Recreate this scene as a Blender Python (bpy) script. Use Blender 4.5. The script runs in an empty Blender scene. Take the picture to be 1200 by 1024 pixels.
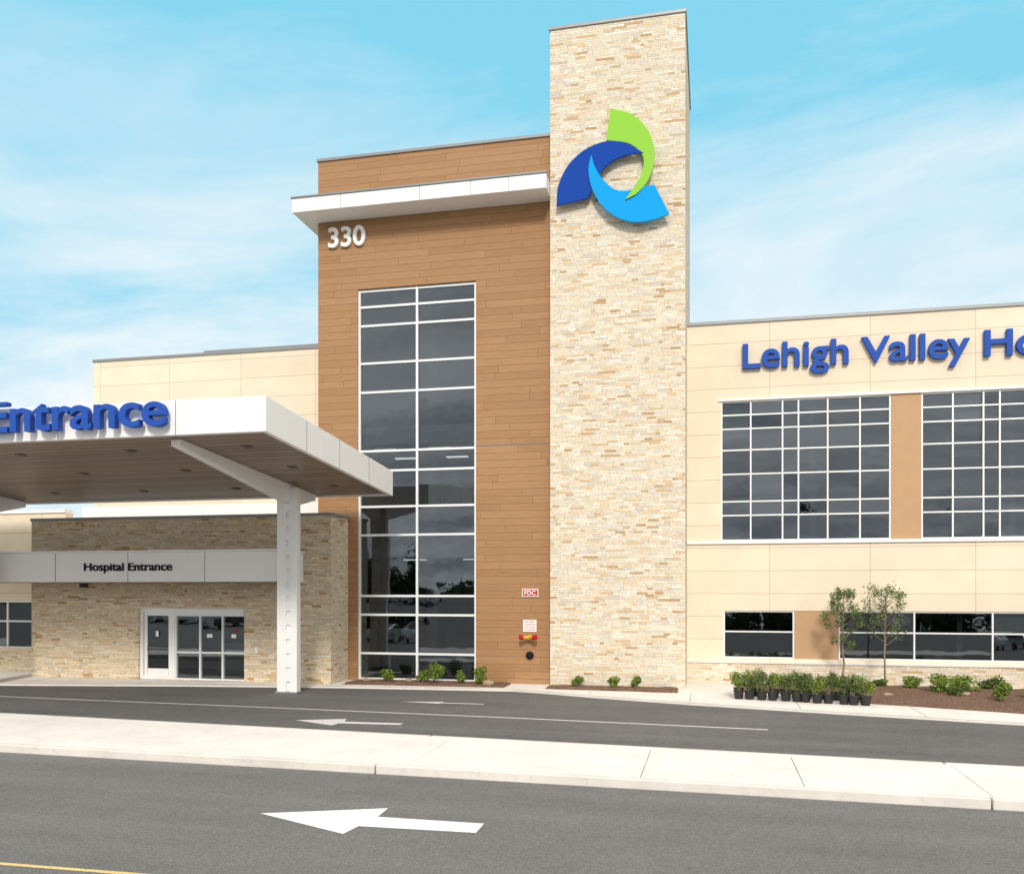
import bpy, math, random
from mathutils import Vector
from math import radians, sin, cos, pi
R=random.Random(7)
sc=bpy.context.scene
COL=bpy.context.collection

# ------------------------------------------------------------------ nodes
class NT:
    def __init__(s,nt): s.t=nt; nt.nodes.clear()
    def n(s,typ,**k):
        nd=s.t.nodes.new(typ)
        for a,b in k.items(): setattr(nd,a,b)
        return nd
    def l(s,a,b): s.t.links.new(a,b)
    def put(s,v,sock):
        if isinstance(v,bpy.types.NodeSocket): s.l(v,sock)
        else: sock.default_value=v
    def m(s,op,a,b=0.0,c=None):
        nd=s.n('ShaderNodeMath',operation=op)
        s.put(a,nd.inputs[0])
        s.put(b,nd.inputs[1])
        if c is not None: s.put(c,nd.inputs[2])
        return nd.outputs[0]
    def mix(s,f,a,b,mode='MIX'):
        nd=s.n('ShaderNodeMix',data_type='RGBA',blend_type=mode)
        s.put(f,nd.inputs[0]); 
        for v,i in ((a,6),(b,7)):
            if isinstance(v,(tuple,list)): v=tuple(v)+((1,) if len(v)==3 else ())
            s.put(v,nd.inputs[i])
        return nd.outputs[2]
    def noise(s,vec,scale,detail=3,rough=.55,dist=0):
        nd=s.n('ShaderNodeTexNoise'); nd.inputs['Scale'].default_value=scale
        nd.inputs['Detail'].default_value=detail; nd.inputs['Roughness'].default_value=rough
        nd.inputs['Distortion'].default_value=dist
        if vec is not None: s.l(vec,nd.inputs['Vector'])
        return nd.outputs[0]
    def ramp(s,f,stops,interp='LINEAR'):
        nd=s.n('ShaderNodeValToRGB'); cr=nd.color_ramp; cr.interpolation=interp
        while len(cr.elements)<len(stops): cr.elements.new(.5)
        for e,(p,c) in zip(cr.elements,stops):
            e.position=p; e.color=tuple(c)+(1,) if len(c)==3 else c
        s.l(f,nd.inputs[0]); return nd.outputs[0]
    def comb(s,x,y,z=0.0):
        nd=s.n('ShaderNodeCombineXYZ')
        for v,i in ((x,0),(y,1),(z,2)): s.put(v,nd.inputs[i])
        return nd.outputs[0]

def newmat(name):
    m=bpy.data.materials.new(name); m.use_nodes=True
    t=NT(m.node_tree)
    o=t.n('ShaderNodeOutputMaterial'); b=t.n('ShaderNodeBsdfPrincipled')
    t.l(b.outputs[0],o.inputs[0])
    return m,t,b
def bump(t,b,h,strength,dist):
    n=t.n('ShaderNodeBump'); n.inputs['Strength'].default_value=strength; n.inputs['Distance'].default_value=dist
    t.l(h,n.inputs['Height']); t.l(n.outputs[0],b.inputs['Normal'])
def objc(t): return t.n('ShaderNodeTexCoord').outputs['Object']

def simple(name,col,rough=.5,metal=0,var=.08,scale=3,spec=.5,bmp=0,streak=False):
    m,t,b=newmat(name)
    v=objc(t)
    if streak:
        mp=t.n('ShaderNodeMapping'); mp.inputs['Scale'].default_value=(3,3,.35); t.l(v,mp.inputs[0]); v2=mp.outputs[0]
    else: v2=v
    n=t.noise(v2,scale,5)
    c=t.mix(n,[x*(1-var) for x in col],[min(1,x*(1+var)) for x in col])
    t.l(c,b.inputs['Base Color'])
    rr=t.m('MULTIPLY_ADD',n,.25,rough-.12)
    t.l(rr,b.inputs['Roughness']); b.inputs['Metallic'].default_value=metal
    b.inputs['Specular IOR Level'].default_value=spec
    if bmp: bump(t,b,t.noise(v,scale*12,4),.4,bmp)
    return m

def masonry(name,h,w,ramp,jh,jw,jcol,rough,stagger,wvar,bstr,bdist,grain,vgrain=1.0,seed=0.,gr=(.62,.6,.57)):
    m,t,b=newmat(name)
    v=objc(t)
    sp=t.n('ShaderNodeSeparateXYZ'); t.l(v,sp.inputs[0])
    U=t.m('ADD',sp.outputs[0],sp.outputs[1]); V=sp.outputs[2]
    U=t.m('ADD',U,200.0); V=t.m('ADD',V,20.0)
    if wvar>0.3:
        nw=t.noise(t.comb(t.m('MULTIPLY',U,.9),V),1.0,2)
        V=t.m('ADD',V,t.m('MULTIPLY',nw,.07))
    rv=t.m('DIVIDE',V,h); row=t.m('FLOOR',rv); fv=t.m('FRACT',rv)
    w1=t.n('ShaderNodeTexWhiteNoise',noise_dimensions='1D'); t.l(t.m('ADD',row,seed),w1.inputs['W'])
    wn=w1.outputs['Value']
    if wvar>0:
        ww=t.m('MULTIPLY',t.m('MULTIPLY_ADD',wn,wvar,1-wvar/2),w)
    else: ww=w
    u2=t.m('ADD',t.m('DIVIDE',U,ww),t.m('MULTIPLY',wn,stagger*7.31))
    colid=t.m('FLOOR',u2); fu=t.m('FRACT',u2)
    w2=t.n('ShaderNodeTexWhiteNoise',noise_dimensions='3D'); t.l(t.comb(colid,row,seed),w2.inputs['Vector'])
    if wvar>0.3:
        cut=t.m('MULTIPLY_ADD',w2.outputs['Value'],.6,.2)
        side=t.m('GREATER_THAN',fu,cut)
        d=t.m('MULTIPLY',t.m('ABSOLUTE',t.m('SUBTRACT',fu,cut)),ww)
        w3=t.n('ShaderNodeTexWhiteNoise',noise_dimensions='3D'); t.l(t.comb(t.m('MULTIPLY_ADD',side,.37,colid),row,seed+3.3),w3.inputs['Vector'])
        val=w3.outputs['Value']
    else:
        val=w2.outputs['Value']; d=None
    col=t.ramp(val,ramp)
    mp=t.n('ShaderNodeMapping'); mp.inputs['Scale'].default_value=(1,1,vgrain); t.l(v,mp.inputs[0])
    g=t.noise(mp.outputs[0],grain,5,.65)
    col=t.mix(t.m('MULTIPLY_ADD',g,1.4,-.25),t.mix(1.0,col,gr,'MULTIPLY'),t.mix(1.0,col,(1.12,1.12,1.12),'MULTIPLY'))
    lw=t.noise(v,.35,3)
    col=t.mix(t.m('MULTIPLY',lw,.2),col,t.mix(1.0,col,(.8,.8,.8),'MULTIPLY'))
    e1=t.m('LESS_THAN',fv,jh/h)
    dd=t.m('MULTIPLY',fu,ww)
    e2=t.m('LESS_THAN',dd,jw)
    mk=t.m('MAXIMUM',e1,e2)
    if d is not None: mk=t.m('MAXIMUM',mk,t.m('LESS_THAN',d,jw*.6))
    jc=t.mix(t.m('MULTIPLY',mk,jcol[3]),col,jcol[:3])
    t.l(jc,b.inputs['Base Color'])
    b.inputs['Roughness'].default_value=rough
    b.inputs['Specular IOR Level'].default_value=.2
    hgt=t.m('ADD',t.m('MULTIPLY',val,1.0 if wvar>.3 else .15),t.m('MULTIPLY',g,.5))
    hgt=t.m('MULTIPLY',hgt,t.m('SUBTRACT',1.0,mk))
    bump(t,b,hgt,bstr,bdist)
    return m

STR=[(0,(.70,.55,.37)),(.07,(.86,.75,.57)),(.25,(.90,.83,.69)),(.38,(.76,.69,.57)),(.5,(.95,.88,.73)),(.62,(.97,.93,.83)),(.74,(.70,.67,.61)),(.84,(.93,.84,.69)),(.94,(.84,.66,.43)),(1,(.55,.37,.21))]
STONE=masonry('stacked_stone',.07,.56,STR,.008,.007,(.40,.33,.25,.8),.85,1,.9,.8,.032,11,2.0,gr=(.76,.73,.69))
STONE_D=masonry('stacked_stone_tan',.07,.56,[(p,(c[0]*.97,c[1]*.92,c[2]*.84)) for p,c in STR],.008,.007,(.35,.28,.21,.8),.85,1,.9,.8,.032,11,2.0,seed=11.,gr=(.74,.71,.66))
WOOD=masonry('wood_look_cladding',.235,2.9,[(0,(.395,.222,.108)),(.5,(.42,.24,.12)),(1,(.445,.258,.132))],
      .012,.012,(.19,.10,.055,.85),.6,1,.22,.5,.012,2.6,16.0,seed=5.,gr=(.76,.74,.72))
CREAM=masonry('cream_panel',.74,3.05,[(0,(.77,.675,.525)),(.5,(.80,.70,.55)),(1,(.825,.73,.575))],
      .022,.022,(.46,.39,.29,.75),.7,0,0,.3,.012,.9,1.0,seed=2.,gr=(.92,.92,.92))
TAN=simple('tan_panel',(.50,.32,.18),.7,var=.06,spec=.3)
WHITE=simple('white_metal_panel',(.88,.88,.87),.38,var=.03,scale=1.2,streak=True)
SILVER=simple('aluminium_frame',(.82,.84,.85),.35,metal=.05,var=.04)
GREYCAP=simple('grey_coping',(.26,.28,.29),.4,metal=.3)
DARK=simple('dark_metal',(.05,.05,.055),.5)
SEAM=simple('seam_shadow_gap',(.20,.20,.20),.8)
BLUE_T=simple('blue_letter',(.022,.085,.40),.55,var=.04,spec=.15)
BLACK_T=simple('black_letter',(.012,.012,.014),.6,spec=.15)
WHITE_T=simple('white_letter',(.9,.9,.9),.4,var=.02)
L_GREEN=simple('logo_green',(.26,.56,.055),.55,var=.05,scale=.8,spec=.12)
L_BLUE=simple('logo_dark_blue',(.002,.055,.36),.55,var=.05,scale=.8,spec=.12)
L_CYAN=simple('logo_cyan',(.0,.34,.80),.55,var=.05,scale=.8,spec=.12)
RED=simple('red_paint',(.50,.015,.025),.5,spec=.2)
YEL=simple('yellow_brass',(.75,.5,.05),.35,metal=.3)
INT=simple('interior_wall',(.22,.22,.22),.9)
INTF=simple('interior_floor',(.14,.12,.11),.4)
INTC=simple('interior_ceiling',(.45,.45,.45),.9)
BARK=simple('bark',(.26,.20,.15),.9,var=.3,scale=20,bmp=.01)
POT=simple('black_plastic_pot',(.02,.02,.022),.45)
ROCK=simple('tan_rock',(.42,.33,.22),.9,var=.3,scale=6,bmp=.03)
RUB=simple('tyre_rubber',(.02,.02,.02),.8)

def soffit():
    m,t,b=newmat('soffit_slats')
    v=objc(t); sp=t.n('ShaderNodeSeparateXYZ'); t.l(v,sp.inputs[0])
    r=t.m('DIVIDE',t.m('ADD',sp.outputs[1],100.),.3); fr=t.m('FRACT',r)
    w=t.n('ShaderNodeTexWhiteNoise',noise_dimensions='1D'); t.l(t.m('FLOOR',r),w.inputs['W'])
    c=t.ramp(w.outputs['Value'],[(0,(.27,.185,.13)),(.5,(.34,.235,.165)),(1,(.42,.295,.21))])
    mp=t.n('ShaderNodeMapping'); mp.inputs['Scale'].default_value=(.6,8,1); t.l(v,mp.inputs[0])
    c=t.mix(t.noise(mp.outputs[0],2,4),c,t.mix(1.,c,(.55,.55,.55),'MULTIPLY'))
    k=t.m('LESS_THAN',fr,.14)
    t.l(t.mix(k,c,(.05,.035,.027)),b.inputs['Base Color'])
    b.inputs['Roughness'].default_value=.35
    b.inputs['Specular IOR Level'].default_value=.3
    bump(t,b,t.m('SUBTRACT',1.,k),.5,.01)
    return m
SOFF=soffit()

def asphalt(name,lo,hi,rough):
    m,t,b=newmat(name)
    v=objc(t)
    f=t.noise(v,38,5,.85); g=t.noise(v,60,2,.7); L=t.noise(v,.35,4,.6); M=t.noise(v,3,5,.65); Q=t.noise(v,14,4,.8)
    mp=t.n('ShaderNodeMapping'); mp.inputs['Scale'].default_value=(.08,1.3,1); t.l(v,mp.inputs[0])
    st=t.noise(mp.outputs[0],1,4,.6)
    a=t.m('ADD',t.m('MULTIPLY',L,.3),t.m('MULTIPLY',M,.3)); a=t.m('ADD',a,t.m('MULTIPLY',st,.4))
    base=t.mix(t.ramp(a,[(.38,(0,0,0)),(.62,(1,1,1))]),lo,hi)
    sp=t.ramp(f,[(.36,(.30,.30,.30)),(.5,(1,1,1)),(.62,(1.0,1.0,1.0)),(.74,(1,1,1))])
    base=t.mix(.9,base,sp,'MULTIPLY')
    base=t.mix(.8,base,t.ramp(Q,[(.35,(.62,.62,.62)),(.6,(1,1,1))]),'MULTIPLY')
    wh=t.ramp(g,[(.56,(0,0,0)),(.66,(1,1,1))])
    base=t.mix(t.m('MULTIPLY',wh,.6),base,(.42,.41,.39))
    t.l(base,b.inputs['Base Color']); b.inputs['Roughness'].default_value=rough
    b.inputs['Specular IOR Level'].default_value=.2
    bump(t,b,f,.7,.015)
    return m
ASPH=asphalt('asphalt_road',(.18,.176,.172),(.245,.24,.235),.9)
ASPH2=asphalt('asphalt_drive',(.13,.128,.127),(.20,.198,.195),.85)
def concrete(name,lo,hi):
    m,t,b=newmat(name); v=objc(t)
    a=t.noise(v,.8,6,.65); f=t.noise(v,30,4,.7); s=t.noise(v,5,6,.75)
    c=t.mix(t.ramp(a,[(.35,(0,0,0)),(.65,(1,1,1))]),lo,hi)
    c=t.mix(t.m('MULTIPLY',f,.3),c,t.mix(1.,c,(.6,.6,.6),'MULTIPLY'))
    c=t.mix(t.m('MULTIPLY',t.ramp(s,[(.56,(0,0,0)),(.72,(1,1,1))]),.35),c,t.mix(1.,c,(.5,.48,.45),'MULTIPLY'))
    t.l(c,b.inputs['Base Color']); b.inputs['Roughness'].default_value=.9
    b.inputs['Specular IOR Level'].default_value=.2
    bump(t,b,f,.3,.004)
    return m
CONC=concrete('concrete_slab',(.78,.745,.69),(.88,.85,.80))
KERB=concrete('concrete_kerb',(.66,.63,.58),(.80,.77,.72))
def paint(name,col,worn):
    m,t,b=newmat(name); v=objc(t)
    n=t.noise(v,28,5,.7); 
    k=t.ramp(n,[(worn-.05,(0,0,0)),(worn+.05,(1,1,1))])
    t.l(t.mix(k,(.26,.26,.26),col),b.inputs['Base Color']); b.inputs['Roughness'].default_value=.7
    return m
PAINT=paint('road_paint_white',(.88,.87,.86),.38)
PAINTT=paint('road_paint_white_thin',(.74,.73,.72),.42)
PAINTY=paint('road_paint_yellow',(.80,.58,.22),.42)
def mulch():
    m,t,b=newmat('mulch'); v=objc(t)
    n=t.noise(v,22,5,.75); c=t.ramp(n,[(.3,(.05,.027,.018)),(.5,(.20,.115,.075)),(.7,(.38,.25,.17))])
    t.l(c,b.inputs['Base Color']); b.inputs['Roughness'].default_value=.95
    bump(t,b,n,1,.06); return m
MULCH=mulch()
def grassmat():
    m,t,b=newmat('grass'); v=objc(t)
    n=t.noise(v,2,6,.7); c=t.ramp(n,[(.3,(.035,.06,.018)),(.7,(.09,.13,.04))])
    t.l(c,b.inputs['Base Color']); b.inputs['Roughness'].default_value=.95; return m
GRASS=grassmat()
def leafmat(name,a,bb,c2):
    m,t,b=newmat(name)
    g=t.n('ShaderNodeNewGeometry')
    c=t.ramp(g.outputs['Random Per Island'],[(0,a),(.5,bb),(1,c2)])
    v=objc(t); n=t.noise(v,3,2)
    c=t.mix(t.m('MULTIPLY',n,.6),c,t.mix(1.,c,(.5,.55,.5),'MULTIPLY'))
    t.l(c,b.inputs['Base Color']); b.inputs['Roughness'].default_value=.6
    b.inputs['Specular IOR Level'].default_value=.25
    tr=t.n('ShaderNodeBsdfTranslucent'); t.l(c,tr.inputs[0])
    mx=t.n('ShaderNodeMixShader'); mx.inputs[0].default_value=.3
    o=[n for n in t.t.nodes if n.type=='OUTPUT_MATERIAL'][0]
    t.l(b.outputs[0],mx.inputs[1]); t.l(tr.outputs[0],mx.inputs[2]); t.l(mx.outputs[0],o.inputs[0])
    return m
LEAF=leafmat('leaf_shrub',(.05,.10,.02),(.11,.18,.045),(.22,.30,.08))
LEAF2=leafmat('leaf_tree',(.09,.15,.045),(.17,.24,.08),(.29,.35,.13))
LEAF3=leafmat('leaf_lime',(.10,.16,.02),(.22,.33,.05),(.38,.48,.10))
LEAFD=leafmat('leaf_distant',(.02,.045,.012),(.04,.075,.02),(.07,.11,.03))
def glass(name,tint,boost,wav):
    m=bpy.data.materials.new(name); m.use_nodes=True; t=NT(m.node_tree)
    o=t.n('ShaderNodeOutputMaterial'); tr=t.n('ShaderNodeBsdfTransparent'); tr.inputs[0].default_value=tint+(1,)
    gl=t.n('ShaderNodeBsdfGlossy'); gl.inputs['Roughness'].default_value=.015; gl.inputs[0].default_value=(.80,.91,1,1)
    fr=t.n('ShaderNodeFresnel'); fr.inputs[0].default_value=1.5
    f=t.m('ADD',fr.outputs[0],boost)
    mx=t.n('ShaderNodeMixShader'); t.l(f,mx.inputs[0]); t.l(tr.outputs[0],mx.inputs[1]); t.l(gl.outputs[0],mx.inputs[2])
    t.l(mx.outputs[0],o.inputs[0])
    bn=t.n('ShaderNodeBump'); bn.inputs['Strength'].default_value=.12; bn.inputs['Distance'].default_value=wav
    t.l(t.noise(objc(t),.9,2),bn.inputs['Height']); t.l(bn.outputs[0],gl.inputs['Normal'])
    return m
GLASS=glass('tinted_glass',(.24,.28,.31),.10,.03)
GLASSD=glass('door_glass',(.40,.45,.45),.16,.01)
def emit(name,c,s):
    m=bpy.data.materials.new(name); m.use_nodes=True; t=NT(m.node_tree)
    o=t.n('ShaderNodeOutputMaterial'); e=t.n('ShaderNodeEmission'); e.inputs[0].default_value=c+(1,); e.inputs[1].default_value=s
    t.l(e.outputs[0],o.inputs[0]); return m
LAMP=emit('ceiling_light_panel',(1,.93,.82),2.6)

# ------------------------------------------------------------------ geometry
def empty(name,parent=None):
    e=bpy.data.objects.new(name,None); COL.objects.link(e); e.empty_display_size=.5
    if parent: e.parent=parent
    return e
def mesh(name,V,F,mat,parent=None,smooth=False,mi=None):
    me=bpy.data.meshes.new(name); me.from_pydata(V,[],F)
    for mm in (mat if isinstance(mat,list) else [mat]): me.materials.append(mm)
    if mi: 
        for p,i in zip(me.polygons,mi): p.material_index=i
    if smooth:
        for p in me.polygons: p.use_smooth=True
    me.update()
    o=bpy.data.objects.new(name,me); COL.objects.link(o)
    if parent: o.parent=parent
    return o
BF=[(0,3,2,1),(4,5,6,7),(0,1,5,4),(1,2,6,5),(2,3,7,6),(3,0,4,7)]
def boxes(name,L,mat,parent=None,bevel=0):
    V=[];F=[]
    for x0,x1,y0,y1,z0,z1 in L:
        k=len(V)
        V+=[(x0,y0,z0),(x1,y0,z0),(x1,y1,z0),(x0,y1,z0),(x0,y0,z1),(x1,y0,z1),(x1,y1,z1),(x0,y1,z1)]
        F+=[tuple(i+k for i in f) for f in BF]
    o=mesh(name,V,F,mat,parent)
    if bevel:
        b=o.modifiers.new('bev','BEVEL'); b.width=bevel; b.segments=2; b.limit_method='ANGLE'
    return o
def prism_xy(name,P,z0,z1,mat,parent=None,bevel=0):
    n=len(P); V=[(x,y,z0) for x,y in P]+[(x,y,z1) for x,y in P]
    F=[tuple(range(n,2*n)),tuple(reversed(range(n)))]+[(i,(i+1)%n,n+(i+1)%n,n+i) for i in range(n)]
    o=mesh(name,V,F,mat,parent)
    if bevel:
        b=o.modifiers.new('bev','BEVEL'); b.width=bevel; b.segments=2; b.limit_method='ANGLE'; b.angle_limit=radians(60)
    return o
def sheet(name,P,z,mat,parent=None):
    return mesh(name,[(x,y,z) for x,y in P],[tuple(range(len(P)))],mat,parent)
def wall(name,x0,x1,z0,z1,y0,y1,holes,mat,parent):
    xs=sorted({x0,x1}|{h[0] for h in holes}|{h[1] for h in holes}); zs=sorted({z0,z1}|{h[2] for h in holes}|{h[3] for h in holes})
    L=[]
    for a,b in zip(xs,xs[1:]):
        run=None
        for c,d in zip(zs,zs[1:]):
            mx,mz=(a+b)/2,(c+d)/2
            solid=not any(h[0]<mx<h[1] and h[2]<mz<h[3] for h in holes)
            if solid:
                if run: run[1]=d
                else: run=[c,d]
            else:
                if run: L.append((a,b,y0,y1,run[0],run[1])); run=None
        if run: L.append((a,b,y0,y1,run[0],run[1]))
    return boxes(name,L,mat,parent)
def window(name,yf,xs,zs,parent,fw=.075,mat=None,gl=None,rec=.06,jit=.006):
    mat=mat or SILVER; gl=gl or GLASS
    x0,x1,z0,z1=xs[0],xs[-1],min(zs),max(zs); zs=sorted(zs)
    L=[]
    for i,x in enumerate(xs):
        a,b=x-fw/2,x+fw/2
        if i==0:a,b=x,x+fw
        if i==len(xs)-1:a,b=x-fw,x
        L.append((a,b,yf+rec,yf+rec+.14,z0,z1))
    for i,z in enumerate(zs):
        a,b=z-fw/2,z+fw/2
        if i==0:a,b=z+.001,z+fw
        if i==len(zs)-1:a,b=z-fw,z-.001
        L.append((x0+.01,x1-.01,yf+rec+.012,yf+rec+.128,a,b))
    boxes(name+'_frame',L,mat,parent)
    V=[];F=[]
    for a,b in zip(xs,xs[1:]):
        for c,d in zip(zs,zs[1:]):
            k=len(V); y=yf+rec+.07; ty=R.uniform(-jit,jit); tx=R.uniform(-jit,jit)
            V+=[(a,y-tx-ty,c),(b,y+tx-ty,c),(b,y+tx+ty,d),(a,y-tx+ty,d)]; F.append((k,k+1,k+2,k+3))
    mesh(name+'_glass',V,F,gl,parent)
def tube(V,F,P,rad,n=7):
    k=len(V)
    for i,p in enumerate(P):
        p=Vector(p)
        d=(Vector(P[min(i+1,len(P)-1)])-Vector(P[max(i-1,0)])).normalized()
        a=d.orthogonal().normalized(); b=d.cross(a)
        for j in range(n):
            an=2*pi*j/n; V.append(tuple(p+(a*cos(an)+b*sin(an))*rad[i]))
    for i in range(len(P)-1):
        for j in range(n):
            F.append((k+i*n+j,k+i*n+(j+1)%n,k+(i+1)*n+(j+1)%n,k+(i+1)*n+j))
    F.append(tuple(k+(len(P)-1)*n+j for j in range(n)))
def text(name,body,x0,z0,cap,y,mat,ext,parent=None,x1=None,sx=None,off=.0,xh=None):
    """xh : wanted x-height / cap height ratio"""
    def mk(s,e,o):
        cu=bpy.data.curves.new('t','FONT'); cu.body=s; cu.size=1; cu.extrude=e; cu.offset=o; cu.resolution_u=5
        ob=bpy.data.objects.new('t',cu); COL.objects.link(ob)
        bpy.context.view_layer.update()
        me=bpy.data.meshes.new_from_object(ob.evaluated_get(bpy.context.evaluated_depsgraph_get()))
        bpy.data.objects.remove(ob); return me
    h=mk('H',0,off); ys=[v.co.y for v in h.vertices]; b0=min(ys); ch=max(ys)-b0; sz=cap/ch
    hx=mk('x',0,off); xr=(max(v.co.y for v in hx.vertices)-b0)/ch
    me=mk(body,1,off)
    X=[v.co.x for v in me.vertices]; mn,mxx=min(X),max(X)
    if sx is None: sx=(x1-x0)/(mxx-mn) if x1 is not None else sz
    for v in me.vertices:
        cx,cy,cz=v.co
        r=(cy-b0)/ch
        if xh:
            if 0<r<=xr: r=r*xh/xr
            elif r>xr: r=xh+(r-xr)*(1-xh)/(1-xr)
        v.co=(x0+(cx-mn)*sx, y-ext/2-cz*ext/2, z0+r*cap)
    me.materials.clear(); me.materials.append(mat); me.name=name
    for p in me.polygons: p.use_smooth=False
    me.update()
    o=bpy.data.objects.new(name,me); COL.objects.link(o)
    if parent:o.parent=parent
    return o,sx

# ================================================================== GROUND
sheet('ground',[(-600,-600),(600,-600),(600,600),(-600,600)],-.012,GRASS)
sheet('road',[(-120,-48),(120,-48),(120,16.2),(-120,16.2)],0.0,ASPH)
def nearY(x): return 13.73+(4.24-x)*.044
def farY(x): return 16.4+(5.06-x)*.083
sheet('entrance_drive',[(-120,16.2),(-120,30),(-30,33),(60,31),(120,31),(120,16.2)],0.0,ASPH2)
med=empty('median_sidewalk')
KJ=[-60,-33,-24.2,-14.9,-5.52,3.84,13.2,22.5,32,44]
for i,(a,b) in enumerate(zip(KJ,KJ[1:])):
    a+=.012;b-=.012
    prism_xy('kerb_near_%d'%i,[(a,nearY(a)),(b,nearY(b)),(b,nearY(b)+.17),(a,nearY(a)+.17)],-.01,.155,KERB,med,.02)
    prism_xy('kerb_far_%d'%i,[(a,farY(a)-.17),(b,farY(b)-.17),(b,farY(b)),(a,farY(a))],-.01,.155,KERB,med,.02)
SJ=[-60,-45,-36,-28,-20.5,-14.8,-9.0,-5.0,-1.1,1.35,3.9,7.2,11,15,22,30,44]
for i,(a,b) in enumerate(zip(SJ,SJ[1:])):
    a+=.006;b-=.006
    prism_xy('slab_%d'%i,[(a,nearY(a)+.18),(b,nearY(b)+.18),(b,farY(b)-.18),(a,farY(a)-.18)],-.01,.15,CONC,med,.008)
FE=[(-70,24.0),(-22.3,24.5),(-16.8,25.5),(-11.3,26.2),(-5.9,26.47),(-5.07,26.2),(-3.18,25.35),(-.55,24.4),(3.38,23.3),(6.91,22.4),(14,21.3),(30,20.5),(60,20)]
sw=empty('building_sidewalk')
prism_xy('slab',FE+[(60,30.3),(-70,30.3)],-.01,.05,CONC,sw,.01)
V=[];F=[]
for (a,b) in zip(FE,FE[1:]):
    k=len(V); V+=[(a[0],a[1]-.002,.054),(b[0],b[1]-.002,.054),(b[0],b[1]+.18,.054),(a[0],a[1]+.18,.054)]; F.append((k,k+1,k+2,k+3))
mesh('edge_strip',V,F,KERB,sw)
Ls=[]
for x in (-3.5,-.6,2.2,5,8,11,14,-7,-14,-18,-22):
    for p,q in zip(FE,FE[1:]):
        if p[0]<=x<=q[0]: yy=p[1]+(q[1]-p[1])*(x-p[0])/(q[0]-p[0])+.02
    Ls.append((x,x+.015,yy,26.7,.04,.0525))
boxes('control_joints',Ls,SEAM,sw)
def bed(name,P,zc):
    cx=sum(p[0] for p in P)/len(P); cy=sum(p[1] for p in P)/len(P)
    pts=[]
    for a,b in zip(P,P[1:]+P[:1]):
        n=max(2,int(math.dist(a,b)/.25))
        for i in range(n): pts.append((a[0]+(b[0]-a[0])*i/n,a[1]+(b[1]-a[1])*i/n))
    n=len(pts);V=[];F=[]
    rings=[(1.0,.052),(.97,.09),(.85,.11+zc*.4),(.6,.12+zc*.8),(.3,.12+zc)]
    for s,z in rings:
        for x,y in pts:
            V.append((cx+(x-cx)*s+R.uniform(-.03,.03),cy+(y-cy)*s+R.uniform(-.03,.03),z+R.uniform(-.018,.018)*(z>.06)))
    V.append((cx,cy,.12+zc))
    for r in range(len(rings)-1):
        for i in range(n):
            F.append((r*n+i,r*n+(i+1)%n,(r+1)*n+(i+1)%n,(r+1)*n+i))
    for i in range(n): F.append(((len(rings)-1)*n+i,(len(rings)-1)*n+(i+1)%n,len(V)-1))
    mesh(name,V,F,MULCH)
bed('mulch_bed',[(-11.6,26.8),(-6.3,26.95),(-6.3,28.15),(-11.6,28.15)],.0)
bed('mulch_bed',[(-5.0,26.95),(-1.0,26.7),(-1.0,27.75),(-5.0,27.75)],.0)
bed('mulch_bed',[(3.9,25.35),(7.4,24.1),(12,23.0),(20,22.4),(20,29.85),(.9,29.85),(.9,27.6),(3.4,26.6)],.1)

sheet('road_arrow_marking',[(-6.09,11.32),(-4.56,10.60),(-4.51,10.99),(-2.93,11.01),(-2.94,11.47),(-4.44,11.50),(-4.47,11.98)],.005,PAINT)
sheet('road_arrow_marking',[(-9.62,19.55),(-8.45,18.98),(-8.4,19.3),(-6.95,19.38),(-6.95,19.62),(-8.4,19.6),(-8.5,20.0)],.005,PAINTT)
sheet('road_arrow_marking',[(-8.4,23.4),(-7.2,23.2),(-7.2,23.3),(-6.0,23.3),(-6.0,23.42),(-7.2,23.45),(-7.2,23.62)],.005,PAINTT)
LP=[(-60,24.3),(-20,22.0),(-11.7,21.5),(-4.7,21.02),(1.2,20.48)]
sheet('lane_line',[(x,y-.055) for x,y in LP]+[(x,y+.055) for x,y in LP[::-1]],.005,PAINTT)
sheet('centre_line',[(-90,8.57),(90,8.57),(90,8.65),(-90,8.65)],.005,PAINTY)

# ================================================================== BUILDING
B=empty('hospital_building')
boxes('tower_shaft',[(-4.98,-.80,27.8,33.5,0,20.66)],STONE,B)
boxes('tower_coping',[(-5.02,-.76,27.76,33.54,20.66,20.76)],GREYCAP,B,.01)
win_rows=[13.11,12.54,11.91,10.65,9.68,7.71,7.05,5.85,4.90,2.87,2.24,.95,.06]
wall('timber_wall',-13.03,-4.985,0,17.54,28.2,28.6,[(-11.6,-7.5,.06,13.13)],WOOD,B)
boxes('timber_side',[(-13.03,-12.63,28.602,37,0,17.54),(-12.6,-5.0,36.6,37,0,17.5)],WOOD,B)
boxes('timber_side_right',[(-5.4,-4.99,28.605,36.6,0,17.5)],WOOD,B)
boxes('timber_roof',[(-12.6,-5.4,28.6,36.6,17.1,17.3)],GREYCAP,B)
boxes('timber_coping',[(-13.07,-4.985,28.15,37.05,17.54,17.64)],GREYCAP,B,.01)
boxes('timber_expansion_joint',[(-7.5,-4.985,28.194,28.21,7.74,7.775)],SEAM,B)
window('lobby_window',28.2,[-11.6,-9.54,-7.5],win_rows,B,.072,jit=.012)
boxes('lobby_interior',[(-12.62,-5.41,33.5,33.6,0,17)],INT,B)
boxes('lobby_slabs',[(-12.62,-5.41,28.75,33.5,4.15,4.6),(-12.62,-5.41,28.75,33.5,8.0,8.6),(-12.62,-5.41,28.75,33.5,13.3,13.5)],INTC,B)
boxes('lobby_floor',[(-12.62,-5.41,28.65,33.5,.0,.04)],INTF,B)
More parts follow.
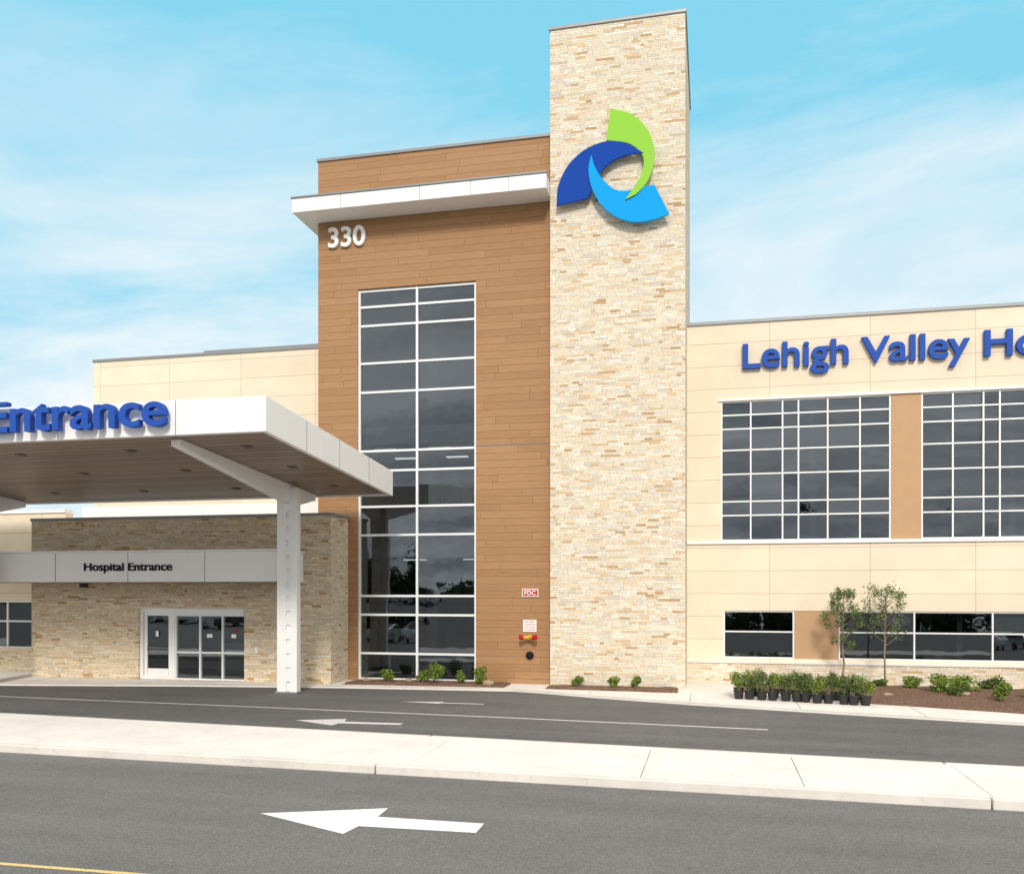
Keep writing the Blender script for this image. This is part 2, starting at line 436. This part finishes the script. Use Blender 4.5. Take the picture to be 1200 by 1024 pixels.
boxes('lobby_columns',[(-9.9,-9.5,30.4,30.8,.04,4.15),(-9.9,-9.5,30.4,30.8,4.6,8.0),(-9.9,-9.5,30.4,30.8,8.6,13.3)],INT,B)
LL=[]
for x in (-11.2,-9.2,-7.2):
    for y in (29.8,31.9): LL.append((x-.4,x+.4,y-.12,y+.12,7.97,7.99))
for x in (-10.3,-8.1): LL.append((x-.4,x+.4,30.2,30.4,4.12,4.14))
boxes('lobby_ceiling_lights',LL,LAMP,B)
boxes('eyebrow',[(-13.5,-4.995,27.2,28.19,15.47,15.93)],WHITE,B,.015)
boxes('eyebrow_top',[(-13.53,-4.993,27.16,28.192,15.932,15.98)],GREYCAP,B)
boxes('eyebrow_side',[(-13.5,-13.04,28.195,34,15.47,15.93)],WHITE,B)
boxes('eyebrow_seams',[(x-.008,x+.008,27.196,27.3,15.48,15.925) for x in (-11.8,-9.1,-7.4,-6.2)],SEAM,B)
winA=[.28,1.22,2.21,2.70,3.59,4.56,5.47]; zA=[9.20,8.75,8.30,7.61,6.83,5.94,5.49,4.66]
winB=[6.36,7.27,8.14,8.6,9.5,10.45,11.5]; winC=[x+12.16 for x in winA]; winD=[x+12.16 for x in winB]
lowA=[.36,2.57]; lowB=[3.92,6.16,8.40,10.64,12.9,15.1,17.4]
holes=[(w[0],w[-1],4.66,9.2) for w in (winA,winB,winC,winD)]+[(.36,2.57,.86,2.4),(3.92,17.4,.86,2.4)]
tanp=[(5.47,6.36,4.66,9.2),(11.5,12.44,4.66,9.2),(17.63,18.52,4.66,9.2),(2.57,3.92,.86,2.4)]
wall('wing_wall',-.80,42,.77,11.71,30,30.35,holes+tanp,CREAM,B)
boxes('tan_panels',[(a+.004,b-.004,30.02,30.33,c,d) for a,b,c,d in tanp],TAN,B)
boxes('wing_coping',[(-.80,42,29.95,30.42,11.71,11.82)],GREYCAP,B,.01)
boxes('wing_string_course',[(-.80,42,29.93,30.3,4.56,4.655)],SILVER,B,.01)
boxes('window_head_trim',[(.2,11.6,29.95,30.2,9.205,9.27),(12.36,24,29.95,30.2,9.205,9.27)],SILVER,B)
boxes('wing_stone_base',[(-.80,42,29.88,30.36,0,.70)],STONE,B)
boxes('wing_base_cap',[(-.80,42,29.84,30.37,.70,.769)],CONC,B,.01)
boxes('wing_back',[(-.8,42,44,44.3,0,11.6),(41.7,42,30.4,44,0,11.6),(-1.1,-.8,33.5,44,0,11.6)],CREAM,B)
boxes('wing_roof',[(-.8,41.7,30.4,44,11.2,11.4)],GREYCAP,B)
for n,w,z in (('wing_window_a',winA,zA),('wing_window_b',winB,zA),('wing_window_c',winC,zA),('wing_window_d',winD,zA),('lower_window_a',lowA,[.86,1.72,2.4]),('lower_window_b',lowB,[.86,1.72,2.4])):
    window(n,30,w,z,B,.046,rec=.03,jit=.009)
boxes('wing_interior_back',[(-.7,41,35.5,35.6,.0,11)],INT,B)
boxes('wing_interior_slabs',[(-.7,41,30.4,35.5,3.3,4.2),(-.7,41,30.4,35.5,9.5,9.9)],INTC,B)
boxes('wing_interior_floor',[(-.7,41,30.4,35.5,0,.05),(-.7,41,30.4,35.5,6.2,6.55)],INTF,B)
boxes('wing_partitions',[(x,x+.15,30.5,35.5,.05,3.3) for x in (3.2,7.5,12)]+[(x,x+.15,30.5,35.5,4.2,9.5) for x in (3.1,5.9,9,12,15)],INT,B)
boxes('roller_blinds',[(.34,1.2,30.26,30.27,8.0,9.13),(7.3,8.1,30.26,30.27,7.2,9.13),(4.6,5.4,30.26,30.27,8.3,9.13),(4.0,6.1,30.26,30.27,1.95,2.33),(8.5,10.6,30.26,30.27,1.6,2.33)],INTC,B)
wall('left_wing_wall',-23.88,-13.04,0,12.05,31,31.4,[],CREAM,B)
boxes('left_wing_side',[(-23.88,-23.5,31.41,44,0,12.03)],CREAM,B)
boxes('left_wing_coping',[(-23.92,-13.04,30.96,31.46,12.05,12.16)],GREYCAP,B,.01)
boxes('left_wing_roof',[(-23.5,-13.04,31.4,44,11.6,11.7)],GREYCAP,B)
boxes('left_penthouse',[(-20.9,-13.5,34,40,11.7,13.12)],GREYCAP,B)
wall('low_wing_wall',-60,-23.14,.8,5.9,28.5,28.9,[(-29.5,-23.8,.9,2.66),(-38,-31,.9,2.66)],CREAM,B)
boxes('low_wing_base',[(-60,-23.14,28.42,28.9,0,.8)],STONE_D,B)
boxes('low_wing_coping',[(-60,-23.14,28.44,28.95,5.9,6.02)],WHITE,B)
boxes('low_wing_roof',[(-60,-23.9,28.9,44,5.6,5.7)],GREYCAP,B)
window('low_window_a',28.5,[-29.5,-27.6,-25.7,-23.8],[.9,1.9,2.66],B,.06)
window('low_window_b',28.5,[-38,-35.6,-33.2,-31],[.9,1.9,2.66],B,.06)
boxes('low_interior',[(-40,-23.2,31,31.1,0,5.5),(-40,-23.2,29,31,2.9,3.0)],INT,B)
wall('entry_block_wall',-23.13,-11.94,0,5.45,26.8,27.2,[(-18.93,-15.0,0.06,2.46)],STONE_D,B)
boxes('entry_block_side',[(-12.34,-11.94,27.201,28.19,0,5.45)],STONE_D,B)
boxes('entry_block_left',[(-23.13,-22.75,27.201,30.9,0,5.45)],STONE_D,B)
boxes('entry_block_coping',[(-23.16,-11.89,26.76,27.25,5.45,5.55),(-12.4,-11.89,27.252,28.19,5.45,5.55)],GREYCAP,B,.01)
boxes('entry_block_roof',[(-22.75,-12.35,27.25,30.9,5.2,5.35)],GREYCAP,B)
boxes('roof_screen',[(-23.0,-13.3,29.2,29.5,5.3,6.15)],WHITE,B,.01)
boxes('entry_interior',[(-22,-12.5,30.7,30.8,0,5),(-22,-12.5,27.3,30.7,2.9,3.0)],INT,B)
boxes('entry_floor',[(-22,-12.5,27.0,30.7,.045,.06)],INTF,B)
boxes('entry_ceiling_lights',[(-17.2,-16.6,28.3,28.6,2.88,2.898),(-15.9,-15.5,28.3,28.6,2.88,2.898)],LAMP,B)
boxes('reception_desk',[(-17.6,-15.2,29.6,30.1,.061,1.1)],INTC,B)
boxes('door_canopy',[(-27,-12.88,25.1,26.79,3.32,4.26)],WHITE,B,.015)
boxes('door_canopy_cap',[(-27,-12.84,25.06,26.79,4.262,4.32)],SILVER,B)
boxes('door_canopy_seams',[(x-.008,x+.008,25.094,25.2,3.335,4.25) for x in (-23.3,-20.76,-18.10,-15.39)]+[(-12.89,-12.876,25.9,25.92,3.335,4.25)],SEAM,B)
boxes('door_canopy_soffit',[(-26.9,-12.98,25.2,26.785,3.305,3.319)],SOFF,B)
boxes('door_canopy_downlights',[(x-.09,x+.09,25.9,26.08,3.296,3.304) for x in (-20.6,-17.5,-15.2)],DARK,B)
D=B
window('door_leaf',26.8,[-18.93,-17.62],[.06,2.46],D,.12,mat=WHITE,gl=GLASSD,rec=.1)
boxes('door_leaf_stiles',[(-18.79,-18.68,26.93,27.0,.18,2.34),(-17.87,-17.76,26.93,27.0,.18,2.34),(-18.67,-17.88,26.935,26.995,.18,.42),(-18.67,-17.88,26.935,26.995,2.2,2.34)],WHITE,D,.005)
boxes('door_push_bar',[(-18.67,-17.88,26.92,26.95,1.04,1.09)],DARK,D,.005)
window('sliding_door',26.8,[-17.61,-16.68,-15.85,-15.0],[.06,.98,2.22,2.46],D,.055,gl=GLASSD,rec=.1,jit=.002)
boxes('sliding_door_operator',[(-17.55,-15.06,26.87,27.0,2.24,2.44)],SILVER,D,.01)
boxes('door_decals',[(-16.45,-16.25,26.955,26.958,1.48,1.6),(-15.55,-15.38,26.955,26.958,1.48,1.6),(-18.35,-18.24,26.925,26.929,1.5,1.68)],WHITE_T,D)
boxes('door_red_decal',[(-15.46,-15.36,26.955,26.958,1.66,1.76)],RED,D)
boxes('wall_plate',[(-14.62,-14.5,26.77,26.799,1.0,1.2)],SILVER,B)
boxes('security_camera',[(-21.0,-20.86,26.5,26.79,3.15,3.29)],DARK,B,.02)

# ================================================================== SIGNS
text('street_number_sign','330',-12.62,14.58,.66,28.19,WHITE_T,.1,x1=-11.30,off=.02)
nm=empty('hospital_name_sign')
o,sx=text('letters_lehigh_valley','Lehigh Valley',.96,10.2,.80,29.98,BLUE_T,.14,nm,x1=7.72,off=.018,xh=.74)
text('letters_hospital','Hospital',8.12,10.2,.80,29.98,BLUE_T,.14,nm,sx=sx,off=.018,xh=.74)
text('door_canopy_sign','Hospital Entrance',-19.68,3.68,.245,25.09,BLACK_T,.03,x1=-16.52,off=.014,xh=.74)
es=empty('entrance_sign')
o,sx=text('letters_entrance','Entrance',-16.85,6.80,.72,18.22,BLUE_T,.16,es,x1=-12.08,off=.016,xh=.76)
text('letters_main','Main',-19.6,6.80,.72,18.22,BLUE_T,.16,es,sx=sx,off=.016,xh=.76)
fd=empty('fire_department_sign')
boxes('plate',[(-5.96,-5.43,28.16,28.19,2.85,3.10)],WHITE_T,fd)
boxes('face',[(-5.93,-5.46,28.15,28.159,2.88,3.07)],RED,fd)
text('fdc_letters','FDC',-5.88,2.91,.13,28.149,WHITE_T,.006,fd,x1=-5.51,off=.02)
ws=empty('fire_instruction_sign')
boxes('plate',[(-5.93,-5.49,28.17,28.19,1.73,2.11)],WHITE_T,ws)
for i in range(4):
    text('line_%d'%i,['FIRE DEPT','CONNECTION','AUTO SPKR','STANDPIPE'][i],-5.88,2.03-i*.085,.045,28.169,RED,.004,ws,x1=-5.54,off=.01)
fc=empty('fire_hose_connection')
V=[];F=[]
tube(V,F,[(-5.71,28.19,1.55),(-5.71,28.0,1.55)],[.09,.08],12)
tube(V,F,[(-5.71,28.02,1.55),(-5.88,27.9,1.56)],[.06,.06],12); tube(V,F,[(-5.71,28.02,1.55),(-5.54,27.9,1.56)],[.06,.06],12)
mesh('siamese_body',V,F,YEL,fc)
V=[];F=[]
tube(V,F,[(-5.88,27.9,1.56),(-5.97,27.85,1.56)],[.085,.085],12); tube(V,F,[(-5.54,27.9,1.56),(-5.45,27.85,1.56)],[.085,.085],12)
mesh('red_caps',V,F,RED,fc)
V=[];F=[]
tube(V,F,[(-5.71,28.19,.97),(-5.71,28.15,.97),(-5.71,28.14,.97),(-5.71,28.1,.97)],[.13,.13,.07,.07],16)
mesh('black_inlet',V,F,BLACK_T,fc)

# logo
lg=empty('logo_sign')
def lp(px,py):
    k=.02645-(px-720)*5.3e-6
    return (-2.98+(px-720)*.02646, 3.1+(690-py)*k)
def spline(P,closed_corners,seg=6):
    out=[];n=len(P)
    for i in range(n):
        p1=P[i];p2=P[(i+1)%n]
        p0=P[i-1] if i not in closed_corners else (2*p1[0]-p2[0],2*p1[1]-p2[1])
        p3=P[(i+2)%n] if (i+1)%n not in closed_corners else (2*p2[0]-p1[0],2*p2[1]-p1[1])
        for s in range(seg):
            t=s/seg
            f=lambda a,b,c,d:.5*(2*b+(c-a)*t+(2*a-5*b+4*c-d)*t*t+(3*b-a-3*c+d)*t**3)
            out.append((f(p0[0],p1[0],p2[0],p3[0]),f(p0[1],p1[1],p2[1],p3[1])))
    return out
def petal(name,P,corners,yf,mat,th=.07):
    Q=spline(P,corners); n=len(Q)
    fr=[];bk=[]
    for px,py in Q:
        x,z=lp(px,py); y=yf(px,z); fr.append((x,y,z)); bk.append((x,y+th,z))
    F=[tuple(range(n)),tuple(reversed(range(n,2*n)))]+[(i,n+i,n+(i+1)%n,(i+1)%n) for i in range(n)]
    mesh(name,fr+bk,F,mat,lg)
T=27.8
petal('green_petal',[(717,129),(742,137),(760,156),(768,184),(763,212),(750,231),(735,240),(748,220),(755,203),(754,186),(738,172),(712,168)],{0,6,11},lambda px,z:T-(.10+(17.94-z)*.098),L_GREEN)
petal('blue_petal',[(654,245),(656,222),(668,198),(688,180),(712,171),(735,173),(755,184),(735,187),(716,196),(703,211),(697,225),(690,237)],{0,6,11},lambda px,z:T-.28,L_BLUE)
petal('cyan_petal',[(695,187),(692,205),(696,226),(707,245),(724,259),(744,265),(765,263),(785,256),(776,238),(768,222),(752,225),(736,229),(722,227),(709,216),(700,202)],{0,7,9},lambda px,z:T-.33,L_CYAN)
V=[];F=[]
for (x,z) in [lp(735,150),lp(680,215),lp(745,250),lp(715,178),lp(700,235)]:
    tube(V,F,[(x,T+.01,z),(x,T-.12,z)],[.03,.03],8)
mesh('standoffs',V,F,DARK,lg)

# ================================================================== ENTRANCE CANOPY
C=empty('entrance_canopy')
xl,xr=-32,-9.73; yf,yb=18.33,26.5
zf0,zf1,zb0,zb1=6.62,7.42,6.0,6.77
def wedge(name,x0,x1,y0,y1,a0,a1,b0,b1,mat,bev=0):
    V=[(x0,y0,a0),(x1,y0,a0),(x1,y1,b0),(x0,y1,b0),(x0,y0,a1),(x1,y0,a1),(x1,y1,b1),(x0,y1,b1)]
    o=mesh(name,V,BF,mat,C)
    if bev:
        b=o.modifiers.new('b','BEVEL'); b.width=bev; b.segments=2
    return o
def zs(y,o=0): return zf0+(zb0-zf0)*(y-yf)/(yb-yf)+o
def zt(y,o=0): return zf1+(zb1-zf1)*(y-yf)/(yb-yf)+o
wedge('front_fascia',xl,xr,yf,yf+.12,zs(yf),zt(yf),zs(yf+.12),zt(yf+.12),WHITE,.012)
wedge('back_fascia',xl,xr,yb-.12,yb,zs(yb-.12),zt(yb-.12),zs(yb),zt(yb),WHITE,.012)
wedge('right_fascia',xr-.12,xr-.001,yf+.121,yb-.121,zs(yf+.121),zt(yf+.121),zs(yb-.121),zt(yb-.121),WHITE,.012)
wedge('roof_deck',xl,xr-.121,yf+.121,yb-.121,zt(yf)-.2,zt(yf)-.08,zt(yb)-.2,zt(yb)-.08,GREYCAP)
wedge('soffit',xl,xr-.121,yf+.121,yb-.121,zs(yf+.12,.05),zs(yf+.12,.1),zs(yb-.12,.05),zs(yb-.12,.1),SOFF)
boxes('fascia_seams',[(x-.009,x+.009,yf-.005,yf+.1,zs(yf)+.01,zt(yf)-.01) for x in (-11.98,-15.1,-18.2,-21.3)],SEAM,C)
for yy in (20.4,22.4,24.5):
    wedge('fascia_side_seam',xr-.1,xr+.004,yy-.008,yy+.008,zs(yy)+.012,zt(yy)-.012,zs(yy)+.012,zt(yy)-.012,SEAM)
for x in (-11,-14.2,-17.4,-20.6):
    for y in (19.8,22.2,24.9):
        wedge('downlight_trim',x-.11,x+.11,y-.11,y+.11,zs(y-.11,.036),zs(y-.11,.049),zs(y+.11,.036),zs(y+.11,.049),DARK)
for cx in (-12.31,-22.95):
    y=24.6
    zt0=zs(y)-.05
    boxes('post_flanges',[(cx-.32,cx-.03,y-.13,y+.13,.05,zt0),(cx+.10,cx+.32,y-.13,y+.13,.05,zt0)],WHITE,C,.012)
    boxes('post_web',[(cx-.031,cx+.101,y-.06,y+.05,.06,zt0-.01)],WHITE,C)
    boxes('batten_plates',[(cx-.029,cx+.099,y-.11,y+.11,.35+i*.42,.60+i*.42) for i in range(13)],WHITE,C,.004)
    boxes('base_plate',[(cx-.36,cx+.36,y-.22,y+.22,.005,.052)],GREYCAP,C,.005)
    P=[(yf+.5,zs(yf+.5,.045)),(yf+.5,zs(yf+.5)-.12),(24.2,zs(24.2)-.50),(25.0,zs(25)-.50),(yb-.3,zs(yb-.3)-.14),(yb-.3,zs(yb-.3,.045))]
    V=[(cx-.12,a,b) for a,b in P]+[(cx+.12,a,b) for a,b in P]; n=len(P)
    F=[tuple(range(n)),tuple(reversed(range(n,2*n)))]+[(i,n+i,n+(i+1)%n,(i+1)%n) for i in range(n)]
    o=mesh('tapered_beam',V,F,WHITE,C); b=o.modifiers.new('b','BEVEL'); b.width=.01; b.segments=2

# ================================================================== PLANTS
def leaves(V,F,c,r,n,s,shell=.35,up=.3,minz=None):
    for _ in range(n):
        while True:
            p=Vector((R.uniform(-1,1),R.uniform(-1,1),R.uniform(-1,1)))
            if p.length<1 and R.random()<shell+p.length: break
        q=Vector((c[0]+p.x*r[0],c[1]+p.y*r[1],c[2]+p.z*r[2]))
        if minz is not None and q.z<minz: continue
        d=(p.normalized()+Vector((R.uniform(-1,1),R.uniform(-1,1),R.uniform(-1,1)+up))*.9).normalized()
        a=d.orthogonal().normalized(); b=d.cross(a); an=R.uniform(0,pi); a,b=a*cos(an)+b*sin(an),b*cos(an)-a*sin(an)
        ss=s*R.uniform(.6,1.4); k=len(V)
        V+= [tuple(q-a*ss),tuple(q+b*ss*.42+d*ss*.12),tuple(q+a*ss),tuple(q-b*ss*.42+d*ss*.12)]; F.append((k,k+1,k+2,k+3))
def shrub(name,x,y,w,h,mat,n=420,s=.045,z=.1,pot=False):
    V=[];F=[];mi=[]
    if pot:
        tube(V,F,[(x,y,.052),(x,y,.26),(x,y,.262),(x,y,.29)],[.11,.14,.155,.155],12); 
        mi+= [1]*len(F); z=.27
    k=len(F)
    for i in range(R.randint(6,9)):
        a=R.uniform(0,2*pi); rr=w*R.uniform(.2,.45)
        tube(V,F,[(x,y,z-.03),(x+cos(a)*rr*.4,y+sin(a)*rr*.4,z+h*.4),(x+cos(a)*rr,y+sin(a)*rr,z+h*R.uniform(.7,1.0))],[.009,.006,.003],4)
    mi+=[2]*(len(F)-k); k=len(F)
    m=max(4,int(4+w*5))
    for i in range(m):
        a=R.uniform(0,2*pi); rr=w*.5*R.uniform(.1,.7)
        leaves(V,F,(x+cos(a)*rr,y+sin(a)*rr,z+h*R.uniform(.3,.8)),(w*.27,w*.27,h*R.uniform(.2,.33)),n//m,s,minz=z)
    mi+=[0]*(len(F)-k)
    return mesh(name,V,F,[mat,POT,BARK],None,mi=mi)
pp=[]
for i in range(12):
    x=.75+i*.29; pp.append((x+R.uniform(-.05,.05),25.75-i*.075+R.uniform(-.08,.08)))
for i in range(11):
    pp.append((.75+i*.31+R.uniform(-.06,.06),26.45-i*.06+R.uniform(-.1,.1)))
for i,(x,y) in enumerate(pp):
    shrub('potted_shrub',x,y,R.uniform(.42,.56),R.uniform(.44,.68),LEAF if R.random()<.7 else LEAF3,n=420,s=.035,pot=True)
for x,y,w,h,m in [(-10.25,27.5,.42,.4,LEAF3),(-9.05,27.4,.4,.38,LEAF3),(-8.6,27.3,.75,.62,LEAF3),(-7.8,27.4,.42,.38,LEAF3),(-7.15,27.35,.5,.6,LEAF3),
                  (-4.0,27.35,.42,.34,LEAF3),(-2.95,27.3,.42,.36,LEAF3),(-2.27,27.3,.4,.42,LEAF3),
                  (5.75,28.2,.75,.5,LEAF3),(6.25,27.2,.9,.62,LEAF3),(6.95,27.6,.95,.6,LEAF3),(6.5,26.4,.55,.35,LEAF),(7.35,25.4,.6,.6,LEAF3),(8.3,26,.8,.55,LEAF3),(9.5,27,.8,.6,LEAF),
                  (4.9,28.7,.5,.3,LEAF),(7.9,28.6,.8,.5,LEAF),(11,26,.8,.6,LEAF3)]:
    shrub('shrub',x,y,w,h,m,n=int(600*w+170),s=.05)
def rock(x,y,s):
    import bmesh
    from mathutils import noise
    bm=bmesh.new(); bmesh.ops.create_icosphere(bm,subdivisions=3,radius=1)
    for v in bm.verts:
        d=1+.35*noise.noise(v.co*1.3+Vector((x,y,0))); v.co=Vector((v.co.x*s*d+x,v.co.y*s*.8*d+y,v.co.z*s*.55*d+.12+s*.2))
    me=bpy.data.meshes.new('boulder'); bm.to_mesh(me); bm.free(); me.materials.append(ROCK)
    o=bpy.data.objects.new('boulder',me); COL.objects.link(o)
rock(-6.85,27.25,.17); rock(-9.6,27.6,.13); rock(6.75,26.7,.2); rock(4.75,26.5,.15); rock(-11.0,27.5,.12)
def tree(x,y,top,cw,z1,dens,mat):
    V=[];F=[]
    pts=[(x,y,.08)]; n=8
    for i in range(1,n+1): pts.append((x+R.uniform(-.03,.03),y+R.uniform(-.03,.03),.08+(top-.08)*.93*i/n))
    tube(V,F,pts,[.035-.003*i for i in range(n+1)],8)
    br=[]
    for i in range(26):
        z=z1+(top-z1)*(i/26)**.9*.9; a=i*2.4+R.uniform(-.4,.4)
        prof=sin(min(1,.25+(z-z1)/(top-z1)*.75)*pi)**.7 if z<top*.98 else .2
        ln=cw*.5*max(.22,prof)*R.uniform(.75,1.15)
        e=(x+cos(a)*ln,y+sin(a)*ln,z+ln*R.uniform(.7,1.2))
        md=(x+cos(a)*ln*.55,y+sin(a)*ln*.55,z+ln*.4)
        tube(V,F,[(x,y,z),md,e],[.012,.008,.003],5); br.append((md,e))
    nb=len(F)
    for md,e in br:
        for q in range(3):
            t=R.uniform(.2,1.1); c=[md[k]+(e[k]-md[k])*t for k in range(3)]
            leaves(V,F,c,(cw*.13,cw*.13,cw*.14),int(dens),.042,shell=.8)
    mi=[1]*nb+[0]*(len(F)-nb)
    mesh('young_tree',V,F,[mat,BARK],None,mi=mi)
tree(3.92,29.0,3.15,1.0,1.2,24,LEAF2)
tree(5.08,28.7,3.1,1.3,1.4,15,LEAF2)

V=[];F=[]
for i in range(150):
    x=-130+i*1.75+R.uniform(-1,1); y=-72+R.uniform(-6,6); h=R.uniform(6,9.5)
    for j in range(4): leaves(V,F,(x+R.uniform(-2,2),y+R.uniform(-2,2),h*R.uniform(.2,.7)),(2.4,2.4,h*.33),70,.55,shell=.7)
mesh('distant_tree_line',V,F,LEAFD)

def car(x,y,body,ang):
    e=empty('parked_car')
    prof=[(-2.2,.35),(-2.25,.75),(-2.1,.95),(-1.2,1.02),(-.6,1.45),(.9,1.48),(1.7,1.05),(2.2,.98),(2.25,.5),(2.2,.35)]
    V=[];F=[];n=len(prof)
    for s,(yy,k) in enumerate([(-.9,.0),(-.82,1),(.82,1),(.9,.0)]):
        for a,b in prof:
            inset=.12 if b>1.1 else 0
            w=yy*(1-inset*1.2) ; bb=b if k else min(b,1.0)*.98
            V.append((a,w,bb))
    for s in range(3):
        for i in range(n): F.append((s*n+i,s*n+(i+1)%n,(s+1)*n+(i+1)%n,(s+1)*n+i))
    F.append(tuple(range(n))); F.append(tuple(reversed(range(3*n,4*n))))
    b=mesh('body',V,F,body,e,True)
    md=b.modifiers.new('b','BEVEL'); md.width=.05; md.segments=2
    sg=[(-1.05,1.06),(-.55,1.4),(.85,1.42),(1.5,1.08)]
    mesh('side_windows',[(a,(-.84 if i<4 else .84),c) for i,(a,c) in enumerate(sg+sg)],[(0,1,2,3),(7,6,5,4)],DARK,e)
    mesh('windscreens',[(1.68,-.66,1.10),(1.68,.66,1.10),(.98,.6,1.46),(.98,-.6,1.46),(-1.18,-.66,1.06),(-1.18,.66,1.06),(-.66,.6,1.44),(-.66,-.6,1.44)],[(0,1,2,3),(7,6,5,4)],DARK,e)
    V=[];F=[]
    for wx in (-1.4,1.4):
        for wy in (-.8,.8): tube(V,F,[(wx,wy-.11,.33),(wx,wy-.1,.33),(wx,wy+.1,.33),(wx,wy+.11,.33)],[.2,.33,.33,.2],16)
    mesh('wheels',V,F,RUB,e)
    e.location=(x,y,0.0); e.rotation_euler[2]=ang
cols=[simple('car_paint_%d'%i,c,.25,metal=.2) for i,c in enumerate([(.7,.7,.7),(.55,.56,.58),(.75,.75,.74),(.03,.04,.06),(.4,.02,.02),(.3,.32,.35)])]
for i in range(9): car(-48+i*3.1,-14,cols[i%6],radians(90+R.uniform(-2,2)))
for i in range(7): car(8+i*3.1,-16,cols[(i+2)%6],radians(90+R.uniform(-2,2)))

# ================================================================== LIGHT
el=radians(33); az=Vector((.22,-1,0)).normalized()
sd=Vector((az.x*cos(el),az.y*cos(el),sin(el)))
sl=bpy.data.lights.new('sun','SUN'); sl.energy=2.5; sl.angle=radians(10); sl.color=(1,.925,.83)
so=bpy.data.objects.new('sun',sl); COL.objects.link(so); so.rotation_euler=(-sd).to_track_quat('-Z','Y').to_euler()
w=bpy.data.worlds.new('World'); sc.world=w; w.use_nodes=True
t=NT(w.node_tree)
o=t.n('ShaderNodeOutputWorld'); bg=t.n('ShaderNodeBackground'); bg.inputs[1].default_value=.1
t.l(bg.outputs[0],o.inputs[0])
sky=t.n('ShaderNodeTexSky',sky_type='NISHITA'); sky.sun_disc=False; sky.sun_elevation=el; sky.sun_rotation=math.atan2(az.x,az.y)
tc=t.n('ShaderNodeTexCoord').outputs['Generated']
sp=t.n('ShaderNodeSeparateXYZ'); t.l(tc,sp.inputs[0])
z=t.m('MAXIMUM',sp.outputs[2],0.0)
den=t.m('ADD',z,.22)
cv=t.comb(t.m('DIVIDE',sp.outputs[0],den),t.m('DIVIDE',sp.outputs[1],den),0.0)
mp=t.n('ShaderNodeMapping'); mp.inputs['Rotation'].default_value=(0,0,radians(35)); mp.inputs['Scale'].default_value=(.7,1.35,1); mp.inputs['Location'].default_value=(1.3,.4,0); t.l(cv,mp.inputs[0])
n1=t.noise(mp.outputs[0],1.3,8,.6,.5)
n2=t.noise(mp.outputs[0],.5,3,.5,.2)
nn=t.m('ADD',t.m('MULTIPLY',n1,.65),t.m('MULTIPLY',n2,.35))
low=t.m('MULTIPLY',t.m('SUBTRACT',.40,z),.62)
behind=t.m('MULTIPLY',t.m('MAXIMUM',t.m('MULTIPLY',sp.outputs[1],-1.0),0.0),.4)
zen=t.m('MULTIPLY',t.m('MAXIMUM',t.m('SUBTRACT',z,.58),0.0),3.0)
tot=t.m('ADD',t.m('ADD',nn,low),t.m('ADD',behind,zen))
mask=t.ramp(tot,[(.42,(0,0,0)),(.54,(.5,.5,.5)),(.68,(1,1,1))])
blue=t.mix(.88,sky.outputs[0],(2.6,7.4,9.6))
n3=t.noise(mp.outputs[0],1.6,5,.55,.3)
front=t.mix(n1,(8.2,9.0,9.5),(10.2,10.3,10.3))
rear=t.mix(t.ramp(n3,[(.36,(0,0,0)),(.64,(1,1,1))]),(6.6,6.8,7.0),(14.0,13.6,13.2))
kf=t.ramp(t.m('ADD',t.m('MULTIPLY',sp.outputs[1],.5),.5),[(.45,(0,0,0)),(.6,(1,1,1))])
cl=t.mix(kf,rear,front)
# unseen overcast overhead, added and whitened to neutralise the cyan sky light
zk=t.ramp(z,[(.58,(0,0,0)),(.75,(1,1,1))])
cl=t.mix(zk,cl,(12.6,12.0,11.3))
t.l(t.mix(mask,blue,cl),bg.inputs[0])

# ================================================================== CAMERA
cd=bpy.data.cameras.new('camera'); cd.sensor_width=36; cd.lens=31.5; cd.shift_y=.1483; cd.clip_end=3000
co=bpy.data.objects.new('camera',cd); COL.objects.link(co); co.location=(0,0,3.1); co.rotation_euler=(radians(90),0,radians(12.593))
sc.camera=co
sc.view_settings.view_transform='Standard'; sc.view_settings.look='None'; sc.view_settings.exposure=0
